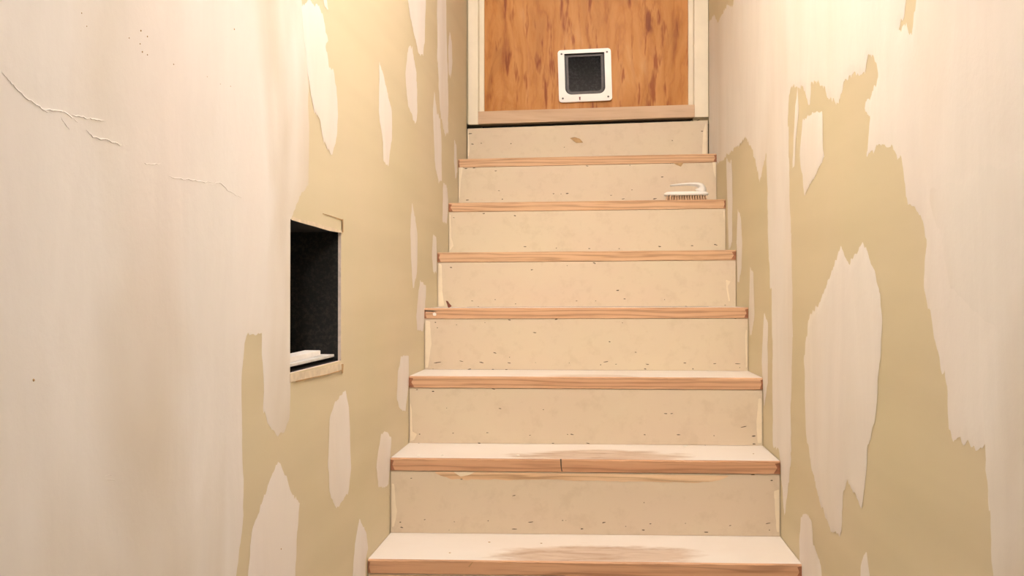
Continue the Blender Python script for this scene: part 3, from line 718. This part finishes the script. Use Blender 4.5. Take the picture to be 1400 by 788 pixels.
bm.faces.new(rows[0][::-1]); bm.faces.new(rows[-1])
bm_done(bm, 'brush_base', M_PLASTIC, brush, 0, True)
# handle: springs from the right end, sweeps up and reaches back to the left, free at its tip
path = [(.31,.0085,.020,.0200),(.335,.0150,.021,.0195),(.350,.0215,.0215,.0175),(.345,.0285,.0215,.0135),(.305,.0345,.0210,.0098),(.23,.0375,.0200,.0072),(.10,.0382,.0190,.0056),(-.06,.0375,.0175,.0046),(-.22,.0362,.0155,.0038),(-.33,.0350,.0120,.0030),(-.365,.0344,.0070,.0018)]
bm = bmesh.new(); rows = []
pp = [(x*LB, z + ST, wy, wt) for x, z, wy, wt in path]
for i, (x, z, wy, wt) in enumerate(pp):
    a_ = pp[max(i-1, 0)]; b_ = pp[min(i+1, len(pp)-1)]; tv = Vector((b_[0]-a_[0], 0, b_[1]-a_[1])).normalized(); nv = Vector((-tv.z, 0, tv.x))
    rows.append([bm.verts.new(Vector((x, 0, z)) + Vector((0, wy*math.cos(q), 0)) + nv*wt*math.sin(q)) for q in (2*math.pi*j/14 for j in range(14))])
for r0, r1 in zip(rows[:-1], rows[1:]):
    for j in range(14): bm.faces.new((r0[j], r0[(j+1) % 14], r1[(j+1) % 14], r1[j]))
bm.faces.new(rows[0][::-1]); bm.faces.new(rows[-1])
h = bm_done(bm, 'brush_handle', M_PLASTIC, brush, 0, True)
md = h.modifiers.new('s', 'SUBSURF'); md.levels = 1; md.render_levels = 2
bm = bmesh.new(); rnd = random.Random(2)                             # tufts
for i in range(16):
    for j in range(6):
        x = (-.46 + .92*(i + .5*(j % 2)*0)/15) * LB * .93; y = (-.42 + .84*j/5) * WB
        if (x/(LB/2))**4 + (y/(WB/2))**4 > .86: continue
        q = Vector((x + .03*x, y*1.06, 0)); t_ = Vector((x, y, ST + .001))
        for (c_, r_) in ((0, 0),):
            a_ = [bm.verts.new(t_ + Vector((.0012*math.cos(an), .0012*math.sin(an), 0))) for an in (math.pi*m_/3 for m_ in range(6))]
            b_ = [bm.verts.new(q + Vector((.0036*math.cos(an), .0036*math.sin(an), 0))) for an in (math.pi*m_/3 for m_ in range(6))]
            for m_ in range(6): bm.faces.new((b_[m_], b_[(m_+1) % 6], a_[(m_+1) % 6], a_[m_]))
            bm.faces.new(b_[::-1])
tag(bm_done(bm, 'bristles', M_BRISTLE, brush), kind='stuff')

# ------------------------------------------------------------------ lamps
def emit(name, col, st):
    m = bpy.data.materials.new(name); m.use_nodes = True; t = m.node_tree; t.nodes.remove(t.nodes['Principled BSDF'])
    e = t.nodes.new('ShaderNodeEmission'); e.inputs[0].default_value = (*col, 1); e.inputs[1].default_value = st
    t.links.new(e.outputs[0], t.nodes['Material Output'].inputs[0]); return m
def lampholder(x, y, z, zc, label, strength, r):
    e = empty('ceiling_lamp', (x, y, z)); tag(e, label, 'lamp')
    bm = bmesh.new(); bmesh.ops.create_uvsphere(bm, u_segments=20, v_segments=12, radius=r)
    bm_done(bm, 'bulb', emit('bulb_glow', BULB_COLOR, strength), e, 0, True)
    bm = bmesh.new(); bmesh.ops.create_cone(bm, cap_ends=True, segments=20, radius1=.020, radius2=.024, depth=.05, matrix=Matrix.Translation((0, 0, r + .018)))
    bm_done(bm, 'socket', M_PLASTIC, e)
    L = zc - z - r - .045
    bm = bmesh.new(); bmesh.ops.create_cone(bm, cap_ends=True, segments=10, radius1=.004, radius2=.004, depth=L, matrix=Matrix.Translation((0, 0, r + .043 + L/2)))
    bm_done(bm, 'cord', M_PLASTIC, e)
lampholder(LAMP_X, LAMP_Y, LAMP_Z, zceil(LAMP_Y), 'bare bulb hanging over the stairs', BULB_STRENGTH, .035)
lampholder(.1, -1.1, 2.15, 2.42, 'added bare bulb in the basement room, fill light', BASEMENT_FILL * 12, .05)  # added behind the camera as fill light, out of view
